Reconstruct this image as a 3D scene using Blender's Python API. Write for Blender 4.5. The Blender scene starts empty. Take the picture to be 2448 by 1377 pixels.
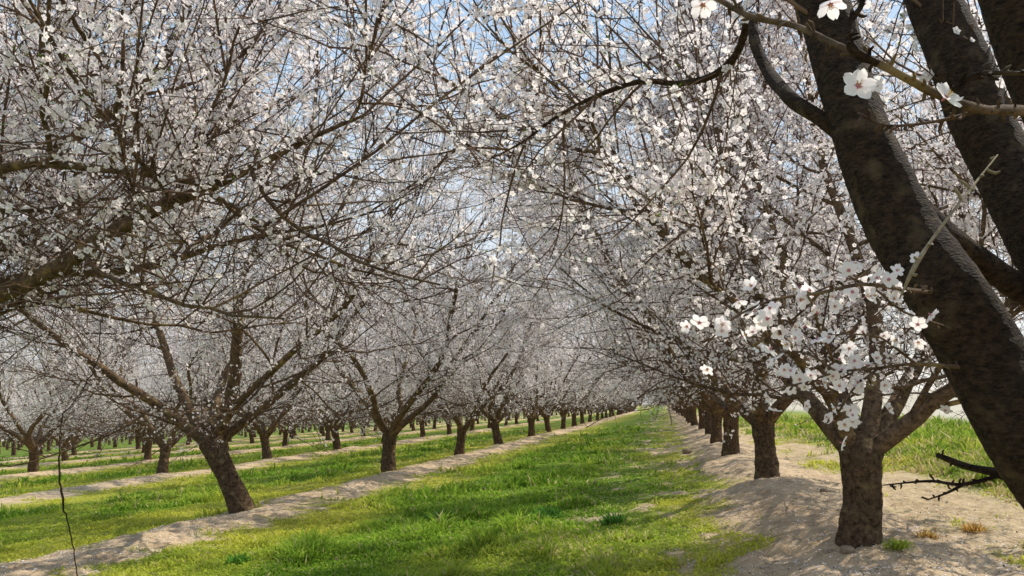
import bpy, math, random
import numpy as np
from mathutils import Matrix, Vector

C = bpy.context.scene.collection
RAD = math.radians
SE, SA = RAD(47), RAD(50)   # sun elevation; azimuth clockwise from +Y
SUNV = np.array([math.sin(SA)*math.cos(SE), math.cos(SA)*math.cos(SE), math.sin(SE)])
# ------------------------------------------------------------------ camera frame
F = 1970.0; CAMH = 1.42
def nrm(a):
    a = np.asarray(a, float); return a/(np.linalg.norm(a, axis=-1, keepdims=True)+1e-12)
VY = nrm([366., -276., -F])
VZ = nrm(np.cross([1., .055, 0.], VY)); VZ = VZ if VZ[1] > 0 else -VZ
VX = np.cross(VY, VZ)
RW = np.array([VX, VY, VZ])
CAM = np.array([0., 0., CAMH])
def P(px, py, depth):
    d = RW @ np.array([px-1224., -(py-688.5), -F])
    return CAM + d*(depth/d[1])

# ------------------------------------------------------------------ noise
_rs = np.random.RandomState(5); _tab = _rs.rand(256, 256)
def vnoise(x, y):
    xi = np.floor(x).astype(int); yi = np.floor(y).astype(int)
    fx = x-xi; fy = y-yi; fx = fx*fx*(3-2*fx); fy = fy*fy*(3-2*fy)
    a = _tab[xi & 255, yi & 255]; b = _tab[(xi+1) & 255, yi & 255]
    c = _tab[xi & 255, (yi+1) & 255]; d = _tab[(xi+1) & 255, (yi+1) & 255]
    return (a*(1-fx)+b*fx)*(1-fy)+(c*(1-fx)+d*fx)*fy
def fbm(x, y):
    return (vnoise(x, y)+.5*vnoise(x*2.1+7, y*2.1+3)+.25*vnoise(x*4.3+1, y*4.3+9))/1.75
def sstep(a, b, x):
    t = np.clip((x-a)/(b-a), 0, 1); return t*t*(3-2*t)

# ------------------------------------------------------------------ ground fields
ROWS = [1.5, -6.85, -15.2, -23.5, -31.9, -40.2, -48.6]
def soilf(x, y):
    s = np.zeros_like(x)
    for i, r in enumerate(ROWS):
        c = r + (.22 if i == 0 else .48)
        hw = 1.12 if i == 0 else .56
        w = .2*(vnoise(y*.45+i*17, y*0+i)-.5)*2+.25*(vnoise(y*1.6+i*7, y*0+i+40)-.5)
        d = np.abs(x-c-w)
        s = np.maximum(s, 1-sstep(hw-.3, hw+.35, d+1.2*(fbm(x*2.6, y*2.6)-.5)))
    s = np.maximum(s, .85*sstep(.54, .68, fbm(x*2.4+3, y*1.1+8))*(1-sstep(.8, 1.6, np.abs(x+.1))))
    s = np.maximum(s, .9*sstep(.42, .58, fbm(x*1.1+33, y*.9+18))*(1-sstep(.5, 1.5, np.abs(x-3.2))))
    return s
def zg(x, y):
    z = .05*(fbm(x*.6, y*.6)-.5)
    for i, r in enumerate(ROWS):
        c = r + (.0 if i == 0 else .25)
        z = z + ((.15 if i == 0 else .10)+.08*vnoise(y*.5, y*0+i*3))*np.exp(-((x-c)/(.8 if i == 0 else .65))**2)
    z = z + (.10*(fbm(x*3, y*3)-.5)+.055*(vnoise(x*9, y*9)-.5)+.018*(vnoise(x*22, y*22)-.5))*soilf(x, y)
    z = z - .35*sstep(5, 16, x)
    return z
def yelf(x, y):
    e = np.zeros_like(x)
    for i, r in enumerate(ROWS):
        d = np.abs(x-r-.3)
        e = np.maximum(e, 1-sstep(1.3, 3.0, d))
    e = np.where(x > 3.0, e*.6+.15, e)
    return np.clip(e*.95+2.1*(fbm(x*.55+30, y*.35)-.48), 0, 1)

# ------------------------------------------------------------------ mesh building
def mesh(name, groups, mats, smooth=True, col=None):
    V = np.concatenate([g[0] for g in groups]).astype(np.float32)
    loops = []; starts = []; mi = []; off = 0; ls = 0
    for v, f, m in groups:
        f = np.asarray(f); k = f.shape[1]
        loops.append((f+off).ravel()); starts.append(ls+np.arange(len(f))*k); mi.append(np.full(len(f), m))
        off += len(v); ls += f.size
    loops = np.concatenate(loops).astype(np.int32); starts = np.concatenate(starts).astype(np.int32); mi = np.concatenate(mi).astype(np.int32)
    me = bpy.data.meshes.new(name)
    me.vertices.add(len(V)); me.vertices.foreach_set('co', V.ravel())
    me.loops.add(len(loops)); me.loops.foreach_set('vertex_index', loops)
    me.polygons.add(len(starts)); me.polygons.foreach_set('loop_start', starts)
    me.polygons.foreach_set('material_index', mi)
    me.polygons.foreach_set('use_smooth', np.full(len(starts), smooth))
    for m in mats: me.materials.append(m)
    me.update(calc_edges=True)
    if col is not None:
        a = me.color_attributes.new('Col', 'FLOAT_COLOR', 'POINT')
        a.data.foreach_set('color', np.concatenate([col, np.ones((len(col), 1))], 1).astype(np.float32).ravel())
    return me
def link(name, me, parent=None):
    o = bpy.data.objects.new(name, me); C.objects.link(o)
    if parent: o.parent = parent
    return o
def tag(o, label=None, cat=None, group=None, kind=None):
    if label: o['label'] = label
    if cat: o['category'] = cat
    if group: o['group'] = group
    if kind: o['kind'] = kind
    return o

def tube(pts, rad, k, m=0, bump=0, seed=0, rough=0):
    pts = np.asarray(pts, float); rad = np.asarray(rad, float)
    if pts.ndim == 2: pts = pts[None]; rad = rad[None]
    N, n, _ = pts.shape
    T = nrm(np.gradient(pts, axis=1))
    D = nrm(pts[:, -1]-pts[:, 0])
    e = np.zeros((N, 3)); e[np.arange(N), np.argmin(np.abs(D), axis=1)] = 1
    a = np.cross(D, e)[:, None, :]
    N1 = nrm(a-(a*T).sum(-1, keepdims=True)*T); N2 = np.cross(T, N1)
    th = np.arange(k)*2*math.pi/k
    R = rad[:, :, None]*np.ones(k)
    if bump:
        s = np.linspace(0, 1, n)[None, :, None]*n*.35*(1 if n < 100 else 60/n)
        R = R*(1+bump*(np.sin(3*th+s*.7+seed)*.45+np.sin(2*th-s*1.1+seed*2)*.5+np.sin(5*th+s*1.9)*.3+np.sin(s*2.3+seed)*.35))
    if rough:
        ii, jj = np.meshgrid(np.arange(n), np.arange(k), indexing='ij')
        q = vnoise(ii*.35+seed, np.cos(th)[jj]*4+20)+vnoise(ii*.35+seed+50, np.sin(th)[jj]*4+20)-1
        q2 = vnoise(ii*1.3+seed, np.cos(th)[jj]*13+60)+vnoise(ii*1.3+seed+90, np.sin(th)[jj]*13+60)-1
        R = R*(1+rough*(q+.8*q2))[None]
    V = pts[:, :, None, :]+R[..., None]*(np.cos(th)[:, None]*N1[:, :, None, :]+np.sin(th)[:, None]*N2[:, :, None, :])
    b = (np.arange(N)*n*k)[:, None, None]; i = np.arange(n-1)[None, :, None]*k; j = np.arange(k)[None, None, :]; j2 = (j+1) % k
    Fq = np.stack([b+i+j, b+i+j2, b+i+k+j2, b+i+k+j], -1).reshape(-1, 4)
    return V.reshape(-1, 3), Fq, m

def smoothline(pts, rad, n):
    pts = np.asarray(pts, float); rad = np.asarray(rad, float)
    q = np.vstack([2*pts[0]-pts[1], pts, 2*pts[-1]-pts[-2]])
    L = np.concatenate([[0], np.cumsum(np.linalg.norm(np.diff(pts, axis=0), axis=1))])
    t = np.linspace(0, L[-1], n); out = []
    for s in t:
        i = min(np.searchsorted(L, s, side='right')-1, len(pts)-2); u = (s-L[i])/(L[i+1]-L[i])
        a, b, c, d = q[i], q[i+1], q[i+2], q[i+3]
        out.append(.5*((2*b)+(c-a)*u+(2*a-5*b+4*c-d)*u*u+(3*b-a-3*c+d)*u**3))
    return np.array(out), np.interp(t, L, rad)

# ------------------------------------------------------------------ materials
def new_mat(name):
    m = bpy.data.materials.new(name); m.use_nodes = True
    nt = m.node_tree; nt.nodes.clear(); return m, nt, nt.nodes, nt.links
def bark_mat(name, c1, c2, c3, scale=14, bump=.6, lichen=.62, stretch=1.0, bd=.03, rough=.9):
    m, nt, N, L = new_mat(name)
    o = N.new('ShaderNodeOutputMaterial'); b = N.new('ShaderNodeBsdfPrincipled'); L.new(b.outputs[0], o.inputs[0])
    b.inputs['Roughness'].default_value = rough; b.inputs['Specular IOR Level'].default_value = .15
    tc = N.new('ShaderNodeTexCoord'); mp = N.new('ShaderNodeMapping'); mp.inputs['Scale'].default_value = (1, 1, stretch)
    L.new(tc.outputs['Object'], mp.inputs[0])
    n1 = N.new('ShaderNodeTexNoise'); n1.inputs['Scale'].default_value = scale; n1.inputs['Detail'].default_value = 8; n1.inputs['Roughness'].default_value = .75
    n2 = N.new('ShaderNodeTexNoise'); n2.inputs['Scale'].default_value = scale*.3; n2.inputs['Detail'].default_value = 5
    v = N.new('ShaderNodeTexVoronoi'); v.inputs['Scale'].default_value = scale*1.3; v.feature = 'DISTANCE_TO_EDGE'
    for q in (n1, v): L.new(mp.outputs[0], q.inputs['Vector'])
    L.new(tc.outputs['Object'], n2.inputs['Vector'])
    r1 = N.new('ShaderNodeValToRGB'); r1.color_ramp.elements[0].position = .38; r1.color_ramp.elements[1].position = .64
    r1.color_ramp.elements[0].color = (*c1, 1); r1.color_ramp.elements[1].color = (*c2, 1); L.new(n1.outputs[0], r1.inputs[0])
    r2 = N.new('ShaderNodeValToRGB'); r2.color_ramp.elements[0].position = lichen-.05; r2.color_ramp.elements[1].position = lichen+.08
    L.new(n2.outputs[0], r2.inputs[0])
    mx = N.new('ShaderNodeMixRGB'); L.new(r2.outputs[0], mx.inputs[0]); L.new(r1.outputs[0], mx.inputs[1]); mx.inputs[2].default_value = (*c3, 1)
    L.new(mx.outputs[0], b.inputs['Base Color'])
    ad = N.new('ShaderNodeMath'); ad.operation = 'ADD'; L.new(n1.outputs[0], ad.inputs[0]); L.new(v.outputs['Distance'], ad.inputs[1])
    bp = N.new('ShaderNodeBump'); bp.inputs['Strength'].default_value = bump; bp.inputs['Distance'].default_value = bd
    L.new(ad.outputs[0], bp.inputs['Height']); L.new(bp.outputs[0], b.inputs['Normal'])
    return m
M_bark = bark_mat('almond bark', (.030, .018, .010), (.155, .098, .056), (.20, .14, .07), 24, .7)
M_limb = bark_mat('limb bark', (.05, .031, .018), (.215, .138, .080), (.31, .21, .085), 18)
M_twig = bark_mat('twig bark', (.052, .030, .020), (.20, .12, .080), (.27, .18, .095), 9, .2)
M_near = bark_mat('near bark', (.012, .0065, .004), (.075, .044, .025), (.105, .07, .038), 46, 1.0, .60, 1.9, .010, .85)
M_pale = bark_mat('pale dead twig', (.18, .14, .08), (.34, .27, .18), (.25, .2, .12), 30, .3)
def petal_mat(name, c, cb=.45):
    m, nt, N, L = new_mat(name)
    o = N.new('ShaderNodeOutputMaterial'); d = N.new('ShaderNodeBsdfDiffuse'); t = N.new('ShaderNodeBsdfTranslucent'); mx = N.new('ShaderNodeMixShader')
    mx.inputs[0].default_value = cb
    for q in (d, t): q.inputs[0].default_value = (*c, 1)
    L.new(d.outputs[0], mx.inputs[1]); L.new(t.outputs[0], mx.inputs[2]); L.new(mx.outputs[0], o.inputs[0]); return m
M_petal = petal_mat('white petals', (.99, .92, .91), .5); M_core = petal_mat('rose flower centres', (.58, .25, .29), .3)
M_leaf = petal_mat('young leaf', (.14, .25, .03))
M_sten = petal_mat('stamens', (.75, .55, .25), .2)
def grass_mat():
    m, nt, N, L = new_mat('grass blades')
    o = N.new('ShaderNodeOutputMaterial'); d = N.new('ShaderNodeBsdfDiffuse'); t = N.new('ShaderNodeBsdfTranslucent'); mx = N.new('ShaderNodeMixShader')
    a = N.new('ShaderNodeAttribute'); a.attribute_name = 'Col'; mx.inputs[0].default_value = .5
    for q in (d, t): L.new(a.outputs['Color'], q.inputs[0])
    L.new(d.outputs[0], mx.inputs[1]); L.new(t.outputs[0], mx.inputs[2]); L.new(mx.outputs[0], o.inputs[0]); return m
M_grass = grass_mat()
def ground_mat():
    m, nt, N, L = new_mat('orchard floor')
    o = N.new('ShaderNodeOutputMaterial'); b = N.new('ShaderNodeBsdfPrincipled'); L.new(b.outputs[0], o.inputs[0])
    b.inputs['Roughness'].default_value = .95; b.inputs['Specular IOR Level'].default_value = .1
    tc = N.new('ShaderNodeTexCoord')
    a = N.new('ShaderNodeAttribute'); a.attribute_name = 'Col'; sp = N.new('ShaderNodeSeparateColor'); L.new(a.outputs['Color'], sp.inputs[0])
    def noise(s, d=5, r=.6):
        n = N.new('ShaderNodeTexNoise'); n.inputs['Scale'].default_value = s; n.inputs['Detail'].default_value = d; n.inputs['Roughness'].default_value = r
        L.new(tc.outputs['Object'], n.inputs['Vector']); return n
    def mix(f, c1, c2):
        q = N.new('ShaderNodeMixRGB')
        L.new(f, q.inputs[0])
        for i, c in ((1, c1), (2, c2)):
            if isinstance(c, tuple): q.inputs[i].default_value = (*c, 1)
            else: L.new(c, q.inputs[i])
        return q.outputs[0]
    def ramp(f, a0, a1):
        r = N.new('ShaderNodeValToRGB'); r.color_ramp.elements[0].position = a0; r.color_ramp.elements[1].position = a1; L.new(f, r.inputs[0]); return r.outputs[0]
    nf = noise(9, 8, .7); nm = noise(2.2, 5)
    soil = mix(ramp(nf.outputs[0], .28, .64), (.25, .165, .095), (.60, .44, .27))
    soil = mix(ramp(nm.outputs[0], .4, .75), soil, (.62, .47, .31))
    v = N.new('ShaderNodeTexVoronoi'); v.inputs['Scale'].default_value = 32; L.new(tc.outputs['Object'], v.inputs['Vector'])
    pr = N.new('ShaderNodeValToRGB'); pr.color_ramp.elements[0].position = .13; pr.color_ramp.elements[1].position = .17
    pr.color_ramp.elements[0].color = (1, 1, 1, 1); pr.color_ramp.elements[1].color = (0, 0, 0, 1); L.new(v.outputs['Distance'], pr.inputs[0])
    soil = mix(pr.outputs[0], soil, (.80, .69, .57))
    gr = mix(ramp(nf.outputs[0], .3, .7), (.08, .13, .02), (.18, .26, .035))
    ye = mix(ramp(nf.outputs[0], .3, .7), (.20, .21, .035), (.40, .38, .07))
    gr = mix(sp.outputs[1], gr, ye)
    c = mix(sp.outputs[0], gr, soil)
    c = mix(sp.outputs[2], c, (.50, .44, .34))
    L.new(c, b.inputs['Base Color'])
    bp = N.new('ShaderNodeBump'); bp.inputs['Strength'].default_value = .8; bp.inputs['Distance'].default_value = .06
    L.new(nf.outputs[0], bp.inputs['Height']); L.new(bp.outputs[0], b.inputs['Normal'])
    return m
# ------------------------------------------------------------------ ground sheet
xs = np.concatenate([[-3000, -1200, -500, -200, -120], np.arange(-90, -27, .6), np.arange(-27, -9, .3), np.arange(-9, -.5, .09), np.arange(-.5, 3.6, .045), np.arange(3.6, 5, .09), np.arange(5, 20, .6), [25, 40, 80, 200, 600, 3000]])
ys = [-200., -60, -20, -8]; y = -4.
while y < 400: ys.append(y); y += .06 if 5.5 < y < 13 else (.12 if y < 16 else max(.25, abs(y)*.018))
ys = np.array(ys+[600, 1000, 2000, 4000])
X, Y = np.meshgrid(xs, ys); X = X.ravel(); Y = Y.ravel()
Zv = zg(X, Y); nx, ny = len(xs), len(ys)
i = np.arange(nx-1)[None]; j = np.arange(ny-1)[:, None]*nx
Fg = np.stack([i+j, i+j+1, i+j+1+nx, i+j+nx], -1).reshape(-1, 4)
colg = np.stack([soilf(X, Y), yelf(X, Y), sstep(13, 20, X+2*fbm(X*.2, Y*.2))], 1)
g = link('ground', mesh('ground', [(np.stack([X, Y, Zv], 1), Fg, 0)], [ground_mat()], True, colg)); tag(g, kind='structure', label='orchard floor of grass lanes between bare raised tree rows', cat='ground')

# ------------------------------------------------------------------ grass
rng = np.random.RandomState(11)
def screen_pts(n, zn=5.6, zf=60, pw=1.0):
    u = rng.rand(n); yp = (F*1.4/zf)+(F*1.4/zn-F*1.4/zf)*u**pw
    z = F*1.4/yp
    x = -(z*.90+.8)+(z*.90+.8+z*.45+.8)*rng.rand(n)
    return x, z
def blades():
    n = 360000
    x, y = screen_pts(n, pw=1.0)
    s = soilf(x, y); yl = yelf(x, y)
    keep = (rng.rand(n) > s*1.25) & (x < 14)
    keep &= rng.rand(n) > yl*.5
    x, y, yl, s = x[keep], y[keep], yl[keep], s[keep]; n = len(x)
    z = zg(x, y)
    cl = fbm(x*1.3+5, y*1.3)
    track = 1-sstep(.6, 1.8, np.abs(x+.3))
    h = (.032+.10*sstep(.42, .75, cl))*(1-.55*yl)*(.4+1.1*rng.rand(n))*(1-.4*track)
    h = h*(1+1.1*sstep(.6, .8, vnoise(x*3.1+11, y*2.2)))
    h = np.where(x > 2.9, h*1.2+(.04+.42*sstep(3.6, 7.5, x))*vnoise(x*1.5, y*1.5)**1.3*rng.rand(n), h)*(1+.008*y)
    w = (.0032+.0008*y)*(.6+.8*rng.rand(n))
    a = rng.rand(n)*6.283; lean = .3+.9*rng.rand(n)
    dx, dy = np.cos(a), np.sin(a)
    b = rng.rand(n)*6.283; wx, wy = np.cos(b)*w, np.sin(b)*w
    B = np.stack([x, y, z-.005], 1)
    W = np.stack([wx, wy, np.zeros(n)], 1)
    Dm = np.stack([dx*h*lean*.35, dy*h*lean*.35, h*.55], 1); Dt = np.stack([dx*h*lean, dy*h*lean, h*(1-.3*lean)], 1)
    V = np.stack([B-W, B+W, B+Dm+W*.8, B+Dm-W*.8, B+Dt], 1).reshape(-1, 3)
    k = np.arange(n)[:, None]*5
    q = k+np.array([[0, 1, 2, 3]])
    g1 = np.array([.11, .24, .025]); g2 = np.array([.35, .52, .06]); g3 = np.array([.66, .64, .10])
    r = np.clip(rng.rand(n)*.7+1.1*(fbm(x*.7, y*.7+40)-.42), 0, 1)[:, None]
    c = g1*(1-r)+g2*r; yy = np.clip(yl*1.1+.4*(rng.rand(n)-.35), 0, 1)[:, None]*.9; c = c*(1-yy)+g3*yy
    straw = .05+.30*(1-sstep(.5, 1.8, np.abs(x-3.3)))+.14*track+np.where(x > 3.6, .2*sstep(.42, .6, fbm(x*.8, y*.5+70)), 0)
    c = np.where(rng.rand(n, 1) < straw[:, None], np.array([[.64, .53, .27]]), c)
    c = np.where((x > 3.6)[:, None], c*np.array([.95, .88, .95]), c)
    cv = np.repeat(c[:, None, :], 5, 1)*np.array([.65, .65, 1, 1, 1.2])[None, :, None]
    V2 = V.reshape(-1, 5, 3)[:, [3, 2, 4]].reshape(-1, 3)
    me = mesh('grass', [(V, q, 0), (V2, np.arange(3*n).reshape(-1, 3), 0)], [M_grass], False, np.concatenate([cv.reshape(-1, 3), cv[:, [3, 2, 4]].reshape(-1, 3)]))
    tag(link('grass', me), 'green spring grass filling the lanes between tree rows', 'grass', kind='stuff')
blades()
def scatter(n, sz, hmax, colf, keepf, name, mat, flat=.5, zn=5.6, zf=35):
    x, y = screen_pts(n, zn, zf); k = keepf(x, y); x, y = x[k], y[k]; n = len(x)
    z = zg(x, y)+.006+hmax*rng.rand(n)
    s = (sz*(1+.05*y))*(.6+.8*rng.rand(n))
    nn = nrm(rng.normal(0, flat, (n, 3))+np.array([0, 0, 1.])); a = nrm(np.cross(nn, rng.normal(0, 1, (n, 3)))); b = np.cross(nn, a)
    c0 = np.stack([x, y, z], 1); a = a*s[:, None]; b = b*s[:, None]*.7
    V = np.stack([c0-a, c0-b*.9+a*.2, c0+a, c0+b+a*.2], 1).reshape(-1, 3)
    c = np.repeat(colf(x, y, n)[:, None], 4, 1).reshape(-1, 3)
    return link(name, mesh(name, [(V, np.arange(4*n).reshape(-1, 4), 0)], [mat], False, c))
def ccol(x, y, n):
    r = rng.rand(n)[:, None]; yl = yelf(x, y)[:, None]
    return (np.array([.17, .31, .035])*(1-r)+np.array([.40, .56, .07])*r)*(1-yl)+(np.array([.42, .45, .05])*(1-r)+np.array([.70, .65, .10])*r)*yl
o = scatter(170000, .0095, .03, ccol, lambda x, y: (rng.rand(len(x)) > soilf(x, y)*1.15) & (rng.rand(len(x)) < .25+yelf(x, y)) & (x < 9), 'ground_cover', M_grass, .6)
tag(o, 'low yellow green weeds creeping along the edges of the bare soil strips', 'ground cover', kind='stuff')
M_pc = petal_mat('fallen petals', (.92, .83, .78), .1)
o = scatter(80000, .0060, .006, lambda x, y, n: np.ones((n, 3))*.8, lambda x, y: (rng.rand(len(x)) < .07+soilf(x, y)*fbm(x, y+9)*np.where(x < -3, 1.6, .8)), 'fallen_petals', M_pc, .25)
tag(o, 'fallen white petals strewn over the bare soil and grass', 'petals', kind='stuff')
lcol = lambda x, y, n: np.array([[.14, .085, .05]])*(.5+1.5*rng.rand(n, 1))
o = scatter(12000, .008, .004, lcol, lambda x, y: (x > -3) & (rng.rand(len(x)) < soilf(x, y)*fbm(x*1.5+5, y*1.5)), 'soil_litter', M_grass, .3)
tag(o, 'brown leaf and twig litter scattered on the bare soil banks', 'litter', kind='stuff')

# ------------------------------------------------------------------ tree generator
def grow(r, p0, d0, L, n, wander, up):
    N = len(p0); out = np.empty((N, n+1, 3)); out[:, 0] = p0; d = nrm(d0)
    for i in range(n):
        d = nrm(d+r.normal(0, wander, (N, 3))+np.array([0, 0, 1.])*up); out[:, i+1] = out[:, i]+d*(L/n)[:, None]
    return out
def sprout(r, pts, per, t0, t1):
    N, n, _ = pts.shape; idx = np.repeat(np.arange(N), per)
    t = t0+(t1-t0)*((np.tile(np.arange(per), N)+r.rand(N*per))/per); u = np.clip(t*(n-1), 0, n-1.001); i = u.astype(int); f = (u-i)[:, None]
    a = pts[idx, i]; b = pts[idx, i+1]
    return idx, a*(1-f)+b*f, nrm(b-a), t
def cdir(r, tan, a0, a1, up=0, out=None):
    n = len(tan); q = r.normal(0, 1, (n, 3))
    if out is not None: q = q+out
    perp = nrm(q-(q*tan).sum(1, keepdims=True)*tan); a = np.radians(a0+(a1-a0)*r.rand(n))[:, None]
    return nrm(np.cos(a)*tan+np.sin(a)*perp+np.array([0, 0, up]))
def flower_tpl():
    V = []; Fq = []
    for k in range(5):
        a = k*2*math.pi/5; d = np.array([math.cos(a), math.sin(a), 0]); e = np.array([-math.sin(a), math.cos(a), 0])
        b = len(V); V += [d*.06, d*.62-e*.42+[0, 0, .12], d*1.0+[0, 0, .22], d*.62+e*.42+[0, 0, .12]]; Fq.append([b, b+1, b+2, b+3])
    V2 = [np.array([math.cos(k*math.pi/2)*.22, math.sin(k*math.pi/2)*.22, .10]) for k in range(4)]
    return np.array(V), np.array(Fq), np.array(V2), np.array([[0, 1, 2, 3]])
FT = flower_tpl()
def place_tpl(V, Fq, pos, nn, s, r, m):
    n = len(pos); a = nrm(np.cross(nn, r.normal(0, 1, (n, 3)))); b = np.cross(nn, a)
    W = pos[:, None]+s[:, None, None]*(V[None, :, 0:1]*a[:, None]+V[None, :, 1:2]*b[:, None]+V[None, :, 2:3]*nn[:, None])
    Fi = (np.arange(n)[:, None, None]*len(V)+Fq[None]).reshape(-1, Fq.shape[1])
    return W.reshape(-1, 3), Fi, m
QT = (np.array([[-.9, -.3, 0], [.1, -.95, .2], [1, .1, 0], [.0, .8, .25]]), np.array([[0, 1, 2, 3]]))
def flowers_hi(r, pos, seed, s0=.0147):
    rep = 1+(r.rand(len(pos)) < .6)+(r.rand(len(pos)) < .4); pos = np.repeat(pos, rep, 0)
    pos = pos+r.normal(0, .018, pos.shape)
    nn = nrm(r.normal(0, 1, pos.shape)+SUNV*.95); s = s0+.005*r.rand(len(pos))
    gs = [place_tpl(FT[0], FT[1], pos, nn, s, np.random.RandomState(seed), 0)]
    k = r.rand(len(pos)) < .6
    gs.append(place_tpl(FT[2], FT[3], pos[k], nn[k], s[k], np.random.RandomState(seed), 1))
    lp = pos[r.rand(len(pos)) < .07]; lp = lp+r.normal(0, .03, lp.shape)
    gs.append(place_tpl(QT[0]*np.array([1, .35, 1]), QT[1], lp, nrm(r.normal(0, 1, lp.shape)), np.full(len(lp), .014), r, 2))
    return gs

def make_tree(name, base, trunk, scaf, seed, hi=True, dens=1.0, nflow=13000, guard=False, bare=(1.3, 3.0), nearmat=None, whip=12, zmin=.8):
    r = np.random.RandomState(seed)
    base = np.array(base, float)
    root = bpy.data.objects.new(name, None); C.objects.link(root); root.location = base; root.empty_display_size = .3
    tp, tr = smoothline(trunk[0], trunk[1], 44 if hi else 20)
    tl = tube(tp-base, tr, 36 if hi else 10, 0, .04, seed, .045 if hi else 0)
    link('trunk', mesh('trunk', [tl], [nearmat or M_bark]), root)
    n = 18; S = []; SR = []
    for pts, r0, r1 in scaf:
        rr = np.array(r0) if isinstance(r0, (list, tuple)) else np.array([r0*1.25]+list(np.linspace(r0, r1, len(pts)-1)))
        p, q = smoothline(pts, rr, n)
        p[2:] += np.cumsum(r.normal(0, .016, (n-2, 3)), 0)
        S.append(p-base); SR.append(q)
    S = np.array(S); SR = np.array(SR)
    def flt(b, *rest):
        ok = (b[:, :, 2].min(1) > zmin)
        if guard is not None:
            d = np.linalg.norm(b+base-CAM, axis=2).min(1); ok &= d > (guard or 1.6)
        return (b[ok],)+tuple(x[ok] for x in rest)
    per = int(13*dens); i1, p, t, tt = sprout(r, S, per, .1, .99)
    o = np.stack([p[:, 0], p[:, 1], np.zeros(len(p))], 1); o = nrm(o)*.8
    L1 = (2.8-1.2*tt)*(.6+.7*r.rand(len(p)))
    upb = np.where(p[:, 2] > 2.2, .05, np.where(p[:, 2] > 1.6, -.02, .01))+r.normal(0, .05, len(p))
    B1 = grow(r, p, cdir(r, t, 30, 78, .0, o), L1, 9, .15, upb[:, None]+0*p)
    B1, i1, tt, L1 = flt(B1, i1, tt, L1)
    r1 = .009+.014*(L1/2.5)*(1-.4*tt); R1 = r1[:, None]*np.linspace(1, .3, 10)
    per2 = int(13*dens) if hi else 10; i2, p, t, tt2 = sprout(r, B1, per2, .08, 1.0)
    L2 = (1.25-.5*tt2)*(.4+.85*r.rand(len(p)))
    B2 = grow(r, p, cdir(r, t, 30, 75, .0), L2, 6, .16, .01)
    i2s, p, t, tq = sprout(r, S, int(14*dens), .15, 1.0); L2s = 1.0*(.4+.8*r.rand(len(p)))
    B2s = grow(r, p, cdir(r, t, 35, 80, .05), L2s, 6, .15, .05)
    iw, p, t, tw = sprout(r, S, int(whip*dens), .45, 1.0); Lw = .9+1.5*r.rand(len(p))
    Bw = grow(r, p, nrm(t*.6+np.array([0, 0, .9])+r.normal(0, .34, t.shape)), Lw, 6, .06, .03)
    i3, p, t, tq = sprout(r, B1[r.rand(len(B1)) < .8], 3, .3, 1); Lx = .6+1.1*r.rand(len(p))
    Bx = grow(r, p, nrm(t*.9+np.array([0, 0, .45])+r.normal(0, .45, t.shape)), Lx, 6, .08, .03)
    B2 = np.concatenate([B2, B2s, Bw, Bx]); L2 = np.concatenate([L2, L2s, Lw, Lx])
    B2, L2 = flt(B2, L2); R2 = (.0040+.0030*L2)[:, None]*np.linspace(1, .4, 7)
    per3 = (9 if hi else 4); _, p, t, tq = sprout(r, B2, per3, .05, 1.0); L3 = (.10+.42*r.rand(len(p))**1.5)
    B3 = grow(r, p, cdir(r, t, 25, 80, .06), L3, 3, .2, .03)
    _, p, t, tq = sprout(r, B1, 12, .05, 1.0); L3b = (.1+.45*r.rand(len(p)))
    B3 = np.concatenate([B3, grow(r, p, cdir(r, t, 40, 85, .0), L3b, 3, .2, .0)]); L3 = np.concatenate([L3, L3b])
    B3, L3 = flt(B3, L3); k3 = .93 if hi else 1.55
    R3 = ((.0020+.0024*L3)*k3)[:, None]*np.linspace(1, .55, 4)
    for s in range(len(S)):
        gs = [tube(S[s], SR[s], 14 if hi else 7, 0, .06, s+seed)]
        if (i1 == s).any(): gs.append(tube(B1[i1 == s], R1[i1 == s], 6 if hi else 4, 0))
        link('limb', mesh('limb', gs, [nearmat or M_limb]), root)
    gs = [tube(B2, R2, 4 if hi else 3), tube(B3, R3, 3)]
    if hi:
        for BB, c in ((B1, 10), (B2, 3)):
            _, p, t, tq = sprout(r, BB, c, 0.05, .97)
            sp = grow(r, p, cdir(r, t, 45, 90), .02+.04*r.rand(len(p)), 2, .3, 0); gs.append(tube(sp, np.full((len(p), 3), .0033)*np.array([1, .9, .8]), 3))
    link('twigs', mesh('twigs', gs, [M_twig]), root)
    pos = []
    for BB in (B3, B2):
        nn_ = int(nflow*.5); k = r.randint(0, len(BB), nn_*2)
        zt = BB[k, -1, 2]
        pr = .12+.88*sstep(bare[0], bare[1], zt+.5*r.randn(len(k)))
        hb = (np.sin(k*12.9898)*43758.5453) % 1.0
        pr = pr*np.where(hb < .33, .10, 1.0)
        k = k[r.rand(len(k)) < pr][:nn_]
        m = BB.shape[1]; u = r.rand(len(k))**.8*(m-1.001); i = u.astype(int); f = (u-i)[:, None]
        pos.append(BB[k, i]*(1-f)+BB[k, i+1]*f)
    pos = np.concatenate(pos)
    if hi: gs = flowers_hi(r, pos, seed)
    else:
        pos = pos+r.normal(0, .03, pos.shape)
        nn = nrm(r.normal(0, 1, pos.shape)+SUNV*.95); s = .025+.019*r.rand(len(pos))
        gs = [place_tpl(QT[0], QT[1], pos, nn, s, r, 0)]
    link('blossoms', mesh('blossoms', gs, [M_petal, M_core, M_leaf], False), root)
    return root

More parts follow.
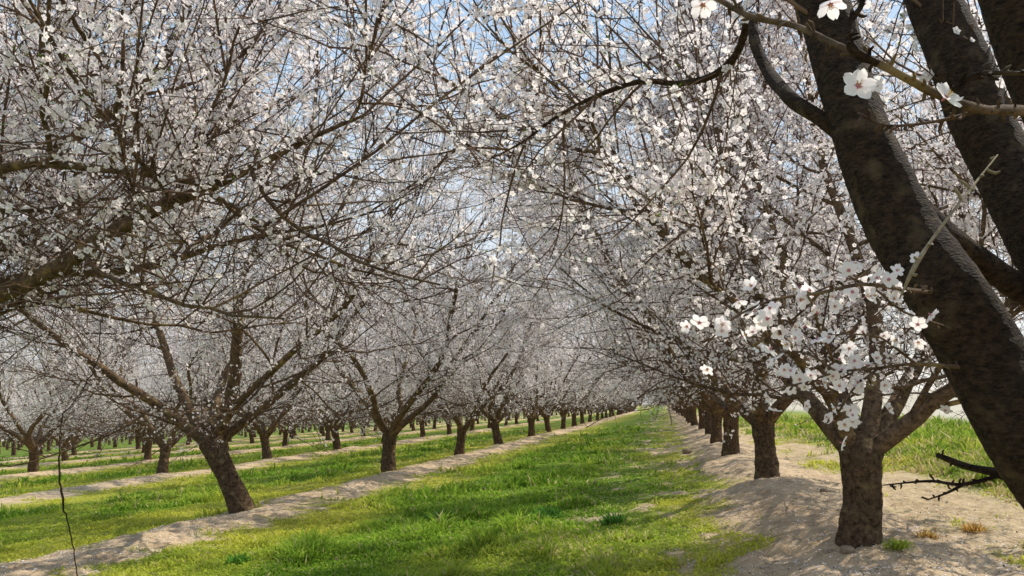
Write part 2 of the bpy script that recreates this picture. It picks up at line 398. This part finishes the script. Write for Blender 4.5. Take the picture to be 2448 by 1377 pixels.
def generic(seed, lean=(0, 0), h=.9, R=.165):
    r = np.random.RandomState(seed+100); base = np.zeros(3)
    top = np.array([lean[0], lean[1], h])
    tr = ([np.array([0, 0, -.15]), np.array([0, 0, .05])+top*.03, top*.55, top, top+np.array([0, 0, .14])], [R*1.35, R*1.15, R*.92, R*1.08, R*.35])
    sc = []; n = r.randint(5, 7); a0 = r.rand()*6.28
    for k in range(n):
        a = a0+k*2*math.pi/n+r.normal(0, .2); f = .85+.4*r.rand(); g = .9+.3*r.rand(); pts = []
        for rr, zz in zip([.02, .4, .95, 1.6, 2.25, 2.85, 3.3], [-.1, .35, .95, 1.75, 2.75, 3.9, 5.1]):
            b = a+r.normal(0, .09); pts.append(top+np.array([math.cos(b)*rr*f, math.sin(b)*rr*f, zz*g])+r.normal(0, .07, 3)*(zz > 0))
        sc.append((pts, .070+.02*r.rand(), .014))
    return tr, sc

def copy_tree(src, loc, rz, s):
    rt = src.copy(); C.objects.link(rt); rt.location = loc; rt.rotation_euler = (0, 0, rz); rt.scale = (s, s, s)
    for ch in src.children:
        c = ch.copy(); C.objects.link(c); c.parent = rt
    return rt
G = 'almond trees planted in rows'
def gz(x, y): return float(zg(np.array([float(x)]), np.array([float(y)]))[0])
def PL(l, k=1.0): return [P(q[0], q[1], q[2]*k) for q in l]

# --- bespoke nearest trees: right row, first full trunk
b = np.array([1.48, 7.4, gz(1.48, 7.4)])
K = 7.4/6.7
tr = ([b+[0, 0, -.12], b+[0, 0, .04], P(2062, 1180, 7.4), P(2057, 1085, 7.4), P(2057, 1030, 7.4)], [.215, .175, .148, .175, .06])
tree_r1 = make_tree('almond_tree', b, tr, [
    (PL([(2045, 1085, 6.7), (1960, 990, 6.9), (1890, 900, 7.1), (1840, 780, 7.3), (1800, 600, 7.5), (1740, 400, 7.6), (1700, 200, 7.7), (1660, 0, 7.8)], K), .075, .02),
    (PL([(2045, 1080, 6.7), (1985, 960, 6.5), (1900, 860, 6.1), (1770, 750, 5.9), (1620, 640, 5.7), (1480, 500, 5.5), (1360, 330, 5.4)], K), .055, .009),
    (PL([(2065, 1080, 6.7), (2095, 930, 6.9), (2110, 780, 7.1), (2060, 600, 7.4), (1990, 400, 7.6), (1950, 180, 7.8), (1930, -60, 7.9)], K), .075, .018),
    (PL([(2075, 1080, 6.7), (2180, 1010, 6.6), (2290, 930, 6.5), (2380, 800, 6.4), (2450, 640, 6.3), (2500, 400, 6.2)], K), .068, .02),
    (PL([(2060, 1075, 6.7), (2000, 900, 7.4), (1950, 740, 8), (1850, 560, 8.5), (1780, 330, 8.8), (1720, 120, 9)], K), .065, .014),
    (PL([(2070, 1075, 6.7), (2150, 930, 7.3), (2210, 760, 7.8), (2280, 560, 8.2), (2300, 300, 8.4)], K), .07, .016)], 21, nflow=46000, guard=3.2, bare=(1.1, 2.5))
tag(tree_r1, 'stout upright almond trunk, first standing whole on the right soil bank', 'tree', G)
# left row, first full trunk (leaning)
b = P(575, 1205, 12.5); b[2] = gz(b[0], b[1])
tr = ([b+[.03, 0, -.15], b+[0, 0, .05], P(540, 1130, 12.5), P(505, 1060, 12.6), P(492, 1015, 12.7)], [.23, .195, .16, .20, .08])
tree_l1 = make_tree('almond_tree', b, tr, [
    (PL([(500, 1065, 12.8), (400, 980, 12.5), (290, 905, 12), (170, 820, 11.5), (70, 740, 11.2), (0, 640, 11)]), .078, .02),
    (PL([(495, 1065, 12.8), (440, 950, 13), (405, 860, 13.3), (370, 760, 13.5), (340, 640, 13.7), (300, 480, 14), (290, 300, 14.3)]), .085, .02),
    (PL([(510, 1060, 12.8), (555, 930, 12.6), (560, 820, 12.4), (565, 700, 12.2), (600, 600, 12.1), (680, 470, 12), (740, 300, 11.8), (760, 120, 11.8)]), .10, .02),
    (PL([(515, 1060, 12.8), (640, 970, 13.1), (740, 900, 13.4), (800, 840, 13.6), (870, 740, 13.9), (960, 600, 14.2), (1010, 420, 14.4)]), .07, .02),
    (PL([(505, 1060, 12.8), (570, 960, 12.2), (690, 850, 11.4), (830, 720, 10.8), (900, 560, 10.4), (960, 420, 10.2)]), .06, .015),
    (PL([(500, 1055, 12.8), (530, 900, 14.2), (640, 680, 15.2), (680, 430, 16)]), .07, .018)], 33, nflow=38000, bare=(1.7, 3.4))
tag(tree_l1, 'large spreading almond tree with thick trunk leaning left, nearest in the left row', 'tree', G)
# left tree beside the camera, trunk out of frame
b = np.array([-6.8, 6.2, gz(-6.8, 6.2)]); fk = b+[.1, -.1, 1.0]
tr = ([b+[0, 0, -.15], b+[0, 0, .1], b+[.05, 0, .55], fk, fk+[0, 0, .15]], [.28, .23, .19, .22, .07])
tree_l0 = make_tree('almond_tree', b, tr, [
    ([fk]+PL([(-150, 815, 5.5), (0, 725, 5.2), (150, 655, 4.9), (300, 575, 4.7), (450, 500, 4.6), (600, 430, 4.6), (760, 340, 4.6), (920, 270, 4.7)]), .076, .008),
    ([fk]+PL([(-250, 640, 5.9), (0, 435, 5.6), (110, 400, 5.3), (210, 310, 5.0), (340, 225, 4.9), (420, 90, 4.9), (480, -80, 4.9)]), .068, .02),
    ([fk]+PL([(-200, 850, 6.5), (30, 700, 7), (85, 480, 7), (100, 250, 7), (130, 0, 7), (140, -150, 7)]), .07, .03),
    ([fk]+PL([(-250, 600, 5.2), (-50, 420, 4.8), (150, 390, 4.4), (330, 405, 4.3), (480, 440, 4.2), (640, 540, 4.1)]), .042, .006),
    ([fk]+PL([(-200, 700, 6.5), (100, 520, 7), (330, 300, 7.4), (500, 60, 7.6), (560, -120, 7.7)]), .06, .022),
    ([fk]+PL([(-150, 790, 6.0), (60, 655, 5.8), (300, 640, 5.6), (520, 560, 5.5), (700, 520, 5.5), (900, 480, 5.6)]), .045, .006)], 47, nflow=38000, guard=3.2, bare=(2.1, 4.0), whip=9, zmin=1.75)
tag(tree_l0, 'almond tree with trunk outside the left edge, long dark limbs reaching in from the left', 'tree', G)
# right foreground tree
b = np.array([1.52, 1.2, gz(1.52, 1.2)]); fk = b+[-.06, .08, .72]
tr = ([b+[0, 0, -.15], b+[0, 0, .1], b+[0, 0, .45], fk, fk+[0, 0, .15]], [.26, .21, .18, .2, .07])
E0 = PL([(2050, 345, 2.14), (1965, 285, 2.14), (1890, 235, 2.2), (1835, 170, 2.4), (1805, 100, 2.5), (1795, 40, 2.6), (1760, 130, 2.75), (1700, 182, 2.85), (1620, 200, 2.95), (1530, 195, 3.1), (1420, 232, 3.2), (1330, 280, 3.3), (1240, 345, 3.4), (1130, 400, 3.5)])
def near_tree():
    r = np.random.RandomState(9)
    root = bpy.data.objects.new('almond_tree', None); C.objects.link(root); root.location = b
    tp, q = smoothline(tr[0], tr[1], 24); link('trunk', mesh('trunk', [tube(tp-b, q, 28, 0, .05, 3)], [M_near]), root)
    def limb(pts, rads, n, k, bump, mat=M_near, name='limb', knobs=0, rough=0):
        p, q = smoothline(pts, rads, n); gs = [tube(p-b, q, k, 0, bump, len(pts), rough)]
        if knobs:
            _, pp, t, tq = sprout(r, (p-b)[None], knobs, .02, .98)
            sp = grow(r, pp, cdir(r, t, 50, 90), .008+.016*r.rand(len(pp)), 3, .35, 0); gs.append(tube(sp, np.full((len(pp), 4), .0022)*np.array([1, 1.1, 1.2, .6]), 5))
        return link(name, mesh(name, gs, [mat]), root), p
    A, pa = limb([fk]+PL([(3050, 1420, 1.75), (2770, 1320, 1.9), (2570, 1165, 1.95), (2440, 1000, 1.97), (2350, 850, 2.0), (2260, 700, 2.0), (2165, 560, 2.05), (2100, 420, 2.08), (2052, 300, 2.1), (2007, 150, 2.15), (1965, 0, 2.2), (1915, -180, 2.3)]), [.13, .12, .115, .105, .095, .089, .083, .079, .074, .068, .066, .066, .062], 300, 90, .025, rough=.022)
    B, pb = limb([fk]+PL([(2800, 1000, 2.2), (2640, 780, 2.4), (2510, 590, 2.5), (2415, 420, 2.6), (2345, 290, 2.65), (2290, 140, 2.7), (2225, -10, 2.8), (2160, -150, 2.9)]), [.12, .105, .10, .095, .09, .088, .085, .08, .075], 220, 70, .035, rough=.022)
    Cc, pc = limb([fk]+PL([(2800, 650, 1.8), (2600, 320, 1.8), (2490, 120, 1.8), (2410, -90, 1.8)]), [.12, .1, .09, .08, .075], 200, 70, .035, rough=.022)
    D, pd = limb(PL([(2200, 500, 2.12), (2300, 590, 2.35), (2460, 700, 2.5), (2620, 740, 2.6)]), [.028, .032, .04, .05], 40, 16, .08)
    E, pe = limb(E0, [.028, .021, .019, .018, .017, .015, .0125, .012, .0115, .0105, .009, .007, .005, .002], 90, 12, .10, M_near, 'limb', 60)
    L2_, pl = limb(PL([(2700, 1270, 1.95), (2520, 1175, 2.1), (2400, 1135, 2.15), (2310, 1115, 2.2), (2240, 1088, 2.25)]), [.034, .018, .012, .009, .006], 30, 10, .2, M_near, 'limb', 18)
    limb(PL([(2400, 1135, 2.15), (2300, 1158, 2.15), (2220, 1150, 2.2), (2110, 1160, 2.2)]), [.006, .0045, .0035, .0015], 20, 6, .1, M_near, 'twig', 18)
    limb(PL([(2300, 1160, 2.15), (2260, 1180, 2.15), (2215, 1195, 2.15)]), [.004, .003, .0015], 10, 5, .1, M_near, 'twig', 6)
    T, pt = limb(PL([(2560, 300, 1.45), (2448, 265, 1.3), (2350, 262, 1.2), (2260, 235, 1.15), (2180, 195, 1.12), (2100, 152, 1.12), (2000, 108, 1.15), (1900, 62, 1.2), (1790, 38, 1.25), (1690, -20, 1.3)]), [.012, .0085, .0065, .0058, .0058, .0055, .005, .0048, .0045, .004], 70, 9, .12, M_limb, 'flowering_branch', 60)
    limb(PL([(2100, 152, 1.12), (2040, 120, 1.1), (2030, 60, 1.1), (2060, 10, 1.1), (2040, -40, 1.1)]), [.005, .0065, .005, .004, .003], 20, 8, .2, M_near, 'twig', 16)
    limb(PL([(2260, 235, 1.15), (2330, 180, 1.12), (2420, 175, 1.1), (2500, 180, 1.1)]), [.004, .0035, .003, .002], 18, 6, .1, M_near, 'twig', 14)
    limb(PL([(2350, 262, 1.2), (2240, 290, 1.2), (2120, 300, 1.2), (2050, 270, 1.2)]), [.003, .0025, .002, .0015], 18, 6, .1, M_twig, 'twig', 16)
    limb(PL([(2385, 370, 1.4), (2345, 420, 1.32), (2290, 490, 1.25), (2230, 570, 1.22), (2185, 640, 1.2), (2150, 715, 1.2)]), [.0012, .0015, .002, .0024, .0036, .001], 30, 7, .15, M_pale, 'twig', 10)
    U, pu = limb(PL([(2235, 700, 1.98), (2150, 690, 1.6), (2060, 680, 1.5), (1960, 700, 1.45), (1870, 712, 1.42), (1790, 740, 1.4), (1730, 780, 1.4), (1675, 840, 1.4)]), [.005, .0038, .0032, .0028, .0024, .002, .0018, .001], 40, 7, .1, M_limb, 'flowering_branch', 26)
    W, pw = limb(PL([(2320, 880, 1.98), (2190, 870, 1.85), (2100, 880, 1.82), (2000, 890, 1.8), (1920, 915, 1.78), (1820, 935, 1.75)]), [.005, .0038, .003, .0025, .002, .001], 34, 7, .1, M_limb, 'flowering_branch', 20)
    tw = []
    for pts in ([(2100, 880, 1.82), (2040, 930, 1.8), (2000, 990, 1.8), (1965, 1010, 1.8)], [(2190, 870, 1.85), (2110, 810, 1.75), (2060, 800, 1.75), (1980, 800, 1.75)],
                [(2290, 790, 1.95), (2160, 745, 1.65), (2090, 690, 1.6), (1960, 630, 1.6)], [(2380, 960, 1.98), (2200, 940, 1.95), (2080, 950, 1.95), (1950, 985, 1.95)],
                [(1960, 700, 1.45), (1900, 760, 1.45), (1840, 800, 1.45), (1800, 830, 1.46)], [(2000, 890, 1.8), (1940, 850, 1.78), (1880, 840, 1.77), (1830, 860, 1.77)]):
        tw.append(limb(PL(pts), [.0028, .0022, .002, .001], 18, 6, .1, M_limb, 'twig', 10))
    def guardf(Bx, dmin=1.7):
        W_ = Bx+b; ok = (np.linalg.norm(W_-CAM, axis=2).min(1) > dmin)&(W_[:, :, 2].min(1) > 1.6); return Bx[ok], ok
    for src, t0, n1, Lm, dmin in ((pe, .40, 18, .9, 2.4), (pb, .7, 10, 1.0, 2.6), (pa, .85, 6, 1.0, 2.2)):
        src = (src-b)[None]
        _, p, t, _q = sprout(r, src, n1, t0, .99); L1 = Lm*(.5+.7*r.rand(len(p)))
        B1 = grow(r, p, cdir(r, t, 30, 70, .15), L1, 7, .09, .03); B1, ok = guardf(B1, dmin)
        if len(B1) == 0: continue
        _, p, t, _q = sprout(r, np.concatenate([B1]), 8, .1, 1); L2 = .15+.4*r.rand(len(p)); B2 = grow(r, p, cdir(r, t, 30, 70, .1), L2, 6, .1, .02); B2, ok = guardf(B2, dmin)
        _, p, t, _q = sprout(r, src, n1*3, t0, .99); B3 = grow(r, p, cdir(r, t, 40, 80, .1), .1+.25*r.rand(len(p)), 6, .1, .02); B3, ok = guardf(B3, dmin)
        B2 = np.concatenate([B2, B3])
        gs = [tube(B1, np.full((len(B1), 8), .006)*np.linspace(1, .4, 8), 5), tube(B2, np.full((len(B2), 7), .0026)*np.linspace(1, .6, 7), 4)]
        _, p, t, tq = sprout(r, B2, 5, 0.05, .97); sp = grow(r, p, cdir(r, t, 45, 90), .01+.02*r.rand(len(p)), 2, .3, 0); gs.append(tube(sp, np.full((len(p), 3), .0024), 3))
        link('twigs', mesh('twigs', gs, [M_twig]), root)
        _, p, t, _q = sprout(r, B2, 5, .1, 1); p = p[r.rand(len(p)) < .42]
        link('blossoms', mesh('blossoms', flowers_hi(r, p, 5, .014), [M_petal, M_core, M_leaf], False), root)
    def blossom_mesh(seed, open_):
        rr = np.random.RandomState(seed); gs = []
        nu, nv = 9, 7
        for k in range(5):
            a = k*2*math.pi/5+rr.normal(0, .08); d = np.array([math.cos(a), math.sin(a), 0]); e = np.array([-math.sin(a), math.cos(a), 0]); up = np.array([0, 0, 1.])
            V = []; cup = open_+rr.normal(0, .1); tw = rr.normal(0, .15)
            for iu in range(nu):
                u = iu/(nu-1); w = .40*math.sin(math.pi*min(1, (u*.80+.06)))**.8*(1 if u < .8 else 1-.35*(u-.8)/.2)
                for iv in range(nv):
                    v = iv/(nv-1)*2-1
                    L = u*(1-.10*max(0, 1-abs(v)*3)*(u > .9))
                    z = cup*u**1.3*.55+.10*abs(v)**2*u+tw*v*u*.3+.03*math.sin(v*6+k)*u+.006*k
                    V.append(d*(.05+.95*L)+e*w*v+up*z)
            Fq = np.array([[i*nv+j, i*nv+j+1, (i+1)*nv+j+1, (i+1)*nv+j] for i in range(nu-1) for j in range(nv-1)])
            V = np.array(V); inner = Fq[:nv-1]
            gs.append((V, Fq[nv-1:], 0)); gs.append((V, inner, 1))
        n = 16; a = rr.rand(n)*6.28; rad = .08+.16*rr.rand(n)
        p0 = np.zeros((n, 3)); p1 = np.stack([np.cos(a)*rad, np.sin(a)*rad, .3+.12*rr.rand(n)], 1)
        st = np.stack([p0, p1*.5, p1, p1*1.06], 1); gs.append(tube(st, np.full((n, 4), .009)*np.array([1, 1, 2.2, 2.2]), 4, 2))
        cx = np.array([[0, 0, -.35], [0, 0, -.16], [0, 0, -.02], [0, 0, .04]]); gs.append(tube(cx, np.array([.04, .09, .10, .04]), 8, 1))
        return mesh('blossom', gs, [M_petal, M_core, M_sten])
    bm_ = [blossom_mesh(1, .25), blossom_mesh(2, .45), blossom_mesh(3, .8), blossom_mesh(4, .15)]
    def blo(px, py, z, s, nv=None, par=None, k=None):
        p = P(px, py, z); k = r.randint(0, 4) if k is None else k
        o = link('blossom', bm_[k], par)
        toc = nrm(CAM-p); v = nrm(toc*.7+r.normal(0, .55, 3)) if nv is None else nrm(np.array(nv, float))
        o.location = Vector(p-b); q = Vector(v).to_track_quat('Z', 'Y'); o.rotation_mode = 'QUATERNION'; o.rotation_quaternion = q; o.scale = (s, s, s)
    blo(2052, 205, 1.08, .023, [.1, -.75, .1], T, 3); blo(2262, 232, 1.12, .022, [.5, -.6, .3], T, 1); blo(1985, 10, 1.15, .02, [0, -.3, -1], T, 2); blo(1680, 12, 1.3, .022, [0, -.5, -.8], T, 1)
    blo(2095, 205, 1.1, .012, None, T, 2)
    def along(p, n, par, s=.0148, t0=.2, jit=.018):
        for k in range(n):
            i = int((t0+(1-t0)*((k+r.rand())/n))*(len(p)-1)); q = p[i]+r.normal(0, jit, 3)
            kk = r.randint(0, 4); o = link('blossom', bm_[kk], par); v = nrm(nrm(CAM-q)*.4+r.normal(0, .6, 3)+SUNV*.2)
            o.location = Vector(q-b); o.rotation_mode = 'QUATERNION'; o.rotation_quaternion = Vector(v).to_track_quat('Z', 'Y'); ss = s*(.8+.4*r.rand()); o.scale = (ss, ss, ss)
    along(pu, 36, U, t0=.45, jit=.026); along(pw, 18, W, t0=.5, jit=.026)
    for (o_, p_), n_ in zip(tw, (12, 7, 7, 6, 11, 9)): along(p_, n_, o_, t0=.4, jit=.026)
    return root
tag(near_tree(), 'massive dark almond limbs close by at the right edge, trunk outside the frame', 'tree', G)
# dangling dead twig at left
p, q = smoothline(PL([(262, 605, 4.75), (248, 700, 4.75), (236, 850, 4.75), (200, 925, 4.75), (150, 1000, 4.75), (142, 1090, 4.75), (147, 1170, 4.75), (160, 1240, 4.75), (176, 1310, 4.75), (188, 1385, 4.75)]), [.003, .003, .0035, .004, .004, .0045, .0085, .004, .004, .0045], 60)
p[1:-1] += np.random.RandomState(3).normal(0, .006, (58, 3)); hb = p[0].copy()
o = link('hanging_twig', mesh('hanging_twig', [tube(p-hb, q, 5, 0, .25, 2)], [M_near])); o.location = hb
tag(o, 'thin dark dead twig hanging down from a limb at far left', 'twig')

# --- generic trees
hiT = []; loT = []
for s in (2, 5):
    trk, sc = generic(s, ((-.1, 0), (.12, .05))[s == 5]); hiT.append(make_tree('almond_tree', (0, 0, 0), trk, sc, s, True, nflow=38000, guard=None))
for s in (3, 8, 12):
    trk, sc = generic(s, ((.1, 0.), (-.15, .05), (.02, -.1))[(3, 8, 12).index(s)]); loT.append(make_tree('almond_tree', (0, 0, 0), trk, sc, s, False, nflow=27000, guard=None))
ordw = ['first', 'second', 'third', 'fourth', 'fifth', 'sixth', 'seventh', 'eighth', 'ninth', 'tenth', 'eleventh', 'twelfth', 'thirteenth', 'fourteenth', 'fifteenth', 'sixteenth', 'seventeenth', 'eighteenth', 'nineteenth', 'twentieth', 'twenty-first', 'twenty-second', 'twenty-third', 'twenty-fourth', 'twenty-fifth']
rr = random.Random(4); used = set()
def put(x, y, label):
    pool = hiT if y < 30 else loT; k = rr.randrange(len(pool)); src = pool[k]
    x += rr.uniform(-.12, .12); loc = (x, y, gz(x, y)-.02); rz = rr.uniform(0, 6.28); s = rr.uniform(.92, 1.1)
    if id(src) not in used:
        used.add(id(src)); o = src; o.location = loc; o.rotation_euler = (0, 0, rz); o.scale = (s, s, s)
    else: o = copy_tree(src, loc, rz, s)
    tag(o, label, 'tree', G)
ysr = [13.4, 20., 26.]+[32.2+6.2*k for k in range(16)]
for k, y in enumerate(ysr): put(1.5, y, 'blossoming almond tree, %s trunk from the front in the right-hand row' % ordw[k+1])
ysl = [20.2, 26.9, 34., 42.]+[49+7.0*k for k in range(12)]
for k, y in enumerate(ysl): put(-6.85, y, 'blossoming almond tree, %s trunk from the front in the near left row' % ordw[k+1])
rown = ['second', 'third', 'fourth', 'fifth', 'sixth']
for ri, x in enumerate(ROWS[2:]):
    y0 = -x*1.18-1; y = y0+[6.2, 1.2, 3.5, 5, 2][ri]; k = 0
    while y < 112 and k < 14:
        put(x, y, 'almond tree, %s row left of the grass lane, %s trunk from the left' % (rown[ri], ordw[k])); y += 6.9; k += 1
for t in hiT+loT:
    if id(t) not in used: raise RuntimeError('unused template')
# far orchard beyond the counted rows
r = np.random.RandomState(77)
cx = []
for x in np.arange(-57, -190, -8.35):
    for y in np.arange(-x*.9, 200, 6.9): cx.append((x, y))
for x in ROWS[1:]:
    for y in np.arange(125, 200, 7): cx.append((x, y))
for y in np.arange(132, 200, 6.2): cx.append((1.5, y))
cx = np.array(cx); nb = 330
ctr = np.repeat(cx, nb, 0); a = r.rand(len(ctr))*6.28; hh = r.rand(len(ctr)); rad = (1.0+3.4*np.sin(np.clip(hh*1.15, 0, 1)*2.6)**.7)*np.sqrt(r.rand(len(ctr)))
pos = np.stack([ctr[:, 0]+np.cos(a)*rad, ctr[:, 1]+np.sin(a)*rad, 1.3+5.6*hh], 1)
fl = r.rand(len(pos)) < .25+.35*sstep(.05, .4, hh)
g1 = place_tpl(QT[0], QT[1], pos[fl], nrm(r.normal(0, 1, (fl.sum(), 3))+SUNV*.8), .08+.10*r.rand(fl.sum()), r, 0)
g2 = place_tpl(QT[0]*np.array([1, .16, 1]), QT[1], pos[~fl], nrm(r.normal(0, 1, ((~fl).sum(), 3))), .3+.5*r.rand((~fl).sum()), r, 1)
st = np.stack([np.column_stack([cx, np.zeros(len(cx))]), np.column_stack([cx, np.full(len(cx), .9)]), np.column_stack([cx+r.normal(0, .3, cx.shape), np.full(len(cx), 2.6)])], 1)
g3 = tube(st, np.full((len(cx), 3), .19)*np.array([1.1, 1, .7]), 6, 1)
tag(link('distant_orchard', mesh('distant_orchard', [g1, g2, g3], [M_petal, M_twig], False)), 'distant mass of blossoming orchard beyond the nearer rows', 'orchard', kind='stuff')

# ------------------------------------------------------------------ small plants
def plant(name, x, y, n, L, w, col, label, cat, seed):
    r = np.random.RandomState(seed); a = r.rand(n)*6.28; el = .3+.9*r.rand(n); l = L*(.5+.6*r.rand(n))
    d = np.stack([np.cos(a)*np.cos(el), np.sin(a)*np.cos(el), np.sin(el)], 1); e = nrm(np.cross(d, [0, 0, 1.])); s = np.clip(r.normal(0, L*.35, (n, 3)), -L*.7, L*.7); s[:, 2] = 0
    z = l[:, None]; up = np.array([0, 0, 1.])
    V = np.stack([s, s+d*z*.5-e*w+up*z*.05, s+d*z-up*z*.15, s+d*z*.5+e*w+up*z*.05], 1).reshape(-1, 3)
    c = np.repeat(np.array(col)*(.6+.8*r.rand(n, 1)), 4, 0)
    o = link(name, mesh(name, [(V, np.arange(4*n).reshape(-1, 4), 0)], [M_grass], False, c)); o.location = (x, y, gz(x, y)); tag(o, label, cat)
for i, (px, z, nm, n, L, w, col, lab) in enumerate([
    (1040, 11.2, 'weed_clump', 200, .22, .014, (.09, .20, .035), 'dark green leafy weed clump in the grass, left of the lane centre'),
    (1290, 11.0, 'weed_clump', 260, .26, .010, (.10, .24, .04), 'tall dark green weed clump near the middle of the lane'),
    (1450, 10.4, 'weed_clump', 200, .2, .010, (.10, .23, .04), 'dark green weed tuft in the lane towards the right bank'),
    (570, 8.3, 'weed_clump', 140, .14, .012, (.16, .34, .05), 'leafy green weed at the bottom edge beside the left soil strip'),
    (2180, 8.0, 'dry_weed', 180, .13, .005, (.52, .34, .09), 'straw coloured dry weed tuft just right of the nearest trunk'),
    (2290, 8.8, 'dry_weed', 180, .13, .005, (.56, .34, .09), 'second dry straw weed tuft further right of the nearest trunk'),
    (2110, 7.1, 'dry_weed', 180, .12, .006, (.34, .42, .06), 'small yellow green weed at the foot of the nearest right trunk')]):
    pw = P(px, 1000, z); plant(nm, pw[0], z, n, L, w, col, lab, 'weed', i)
for i, (px, z, s) in enumerate([(1990, 7.1, .06), (1955, 7.2, .04), (1950, 11.5, .05), (1635, 23, .13)]):
    r = np.random.RandomState(i); u, v = np.meshgrid(np.linspace(0, math.pi, 7), np.arange(10)*2*math.pi/10, indexing='ij')
    V = np.stack([np.sin(u)*np.cos(v), np.sin(u)*np.sin(v)*.8, np.cos(u)*.6], -1).reshape(-1, 3)*s; V = V*(1+.35*(vnoise(V[:, 0]/s*2+9, V[:, 1]/s*2+V[:, 2]/s*3+5)-.5))[:, None]
    Fq = np.array([[a*10+c, a*10+(c+1) % 10, (a+1)*10+(c+1) % 10, (a+1)*10+c] for a in range(6) for c in range(10)])
    x = P(px, 1000, z)[0]; o = link('soil_clod', mesh('soil_clod', [(V, Fq, 0)], [bark_mat('clod%d' % i, (.2, .14, .09), (.4, .3, .2), (.35, .27, .18), 30)])); o.location = (x, z, gz(x, z)+s*.3)
    tag(o, ['tan soil clod at the left foot of the nearest right trunk', 'smaller soil clod left of the nearest right trunk', 'soil clod on the right bank between the first two trunks', 'pale stone lying in the lane beside the far right bank'][i], 'clod')

# ------------------------------------------------------------------ light, sky
sd = Vector(SUNV)
l = bpy.data.lights.new('sun', 'SUN'); l.energy = 5.0; l.angle = RAD(.5); l.color = (1, .95, .84); lo = bpy.data.objects.new('sun', l); C.objects.link(lo); lo.rotation_euler = sd.to_track_quat('Z', 'Y').to_euler()
w = bpy.data.worlds.new('World'); bpy.context.scene.world = w; w.use_nodes = True; N = w.node_tree.nodes; L = w.node_tree.links; N.clear()
out = N.new('ShaderNodeOutputWorld'); bg = N.new('ShaderNodeBackground'); sk = N.new('ShaderNodeTexSky'); sk.sky_type = 'NISHITA'; sk.sun_disc = False; sk.sun_elevation = SE; sk.sun_rotation = SA; sk.air_density = 1.0; sk.dust_density = .6; sk.altitude = 50
bg.inputs[1].default_value = .142
tc = N.new('ShaderNodeTexCoord'); sx = N.new('ShaderNodeSeparateXYZ'); L.new(tc.outputs['Generated'], sx.inputs[0])
cr = N.new('ShaderNodeValToRGB'); L.new(sx.outputs[2], cr.inputs[0]); e = cr.color_ramp.elements
e[0].position = 0; e[0].color = (.95, .95, .95, 1); e[1].position = 1; e[1].color = (.28, .44, .72, 1); q = e.new(.25); q.color = (.72, .83, .95, 1); q = e.new(.5); q.color = (.42, .64, .93, 1)
vm = N.new('ShaderNodeMixRGB'); vm.blend_type = 'MULTIPLY'; vm.inputs[0].default_value = 1; L.new(cr.outputs[0], vm.inputs[1]); vm.inputs[2].default_value = (7.6, 7.5, 7.3, 1)
nz = N.new('ShaderNodeTexNoise'); nz.inputs['Scale'].default_value = 2.5; nz.inputs['Detail'].default_value = 6; L.new(tc.outputs['Generated'], nz.inputs['Vector'])
cl = N.new('ShaderNodeMapRange'); cl.inputs[1].default_value = .5; cl.inputs[2].default_value = .75; cl.inputs[3].default_value = 0; cl.inputs[4].default_value = .35; L.new(nz.outputs[0], cl.inputs[0])
m0 = N.new('ShaderNodeMixRGB'); m0.inputs[0].default_value = .15; L.new(vm.outputs[0], m0.inputs[1]); L.new(sk.outputs[0], m0.inputs[2])
mx = N.new('ShaderNodeMixRGB'); L.new(cl.outputs[0], mx.inputs[0]); L.new(m0.outputs[0], mx.inputs[1]); mx.inputs[2].default_value = (6.8, 7.0, 7.2, 1)
L.new(mx.outputs[0], bg.inputs[0]); L.new(bg.outputs[0], out.inputs[0])

cam = bpy.data.cameras.new('camera'); co = bpy.data.objects.new('camera', cam); C.objects.link(co)
cam.sensor_width = 36; cam.lens = F/2448*36; cam.clip_start = .05; cam.clip_end = 6000
M = Matrix([[*RW[0], CAM[0]], [*RW[1], CAM[1]], [*RW[2], CAM[2]], [0, 0, 0, 1]]); co.matrix_world = M
bpy.context.scene.camera = co
vs = bpy.context.scene.view_settings; vs.view_transform = 'Standard'; vs.look = 'None'; vs.exposure = 0
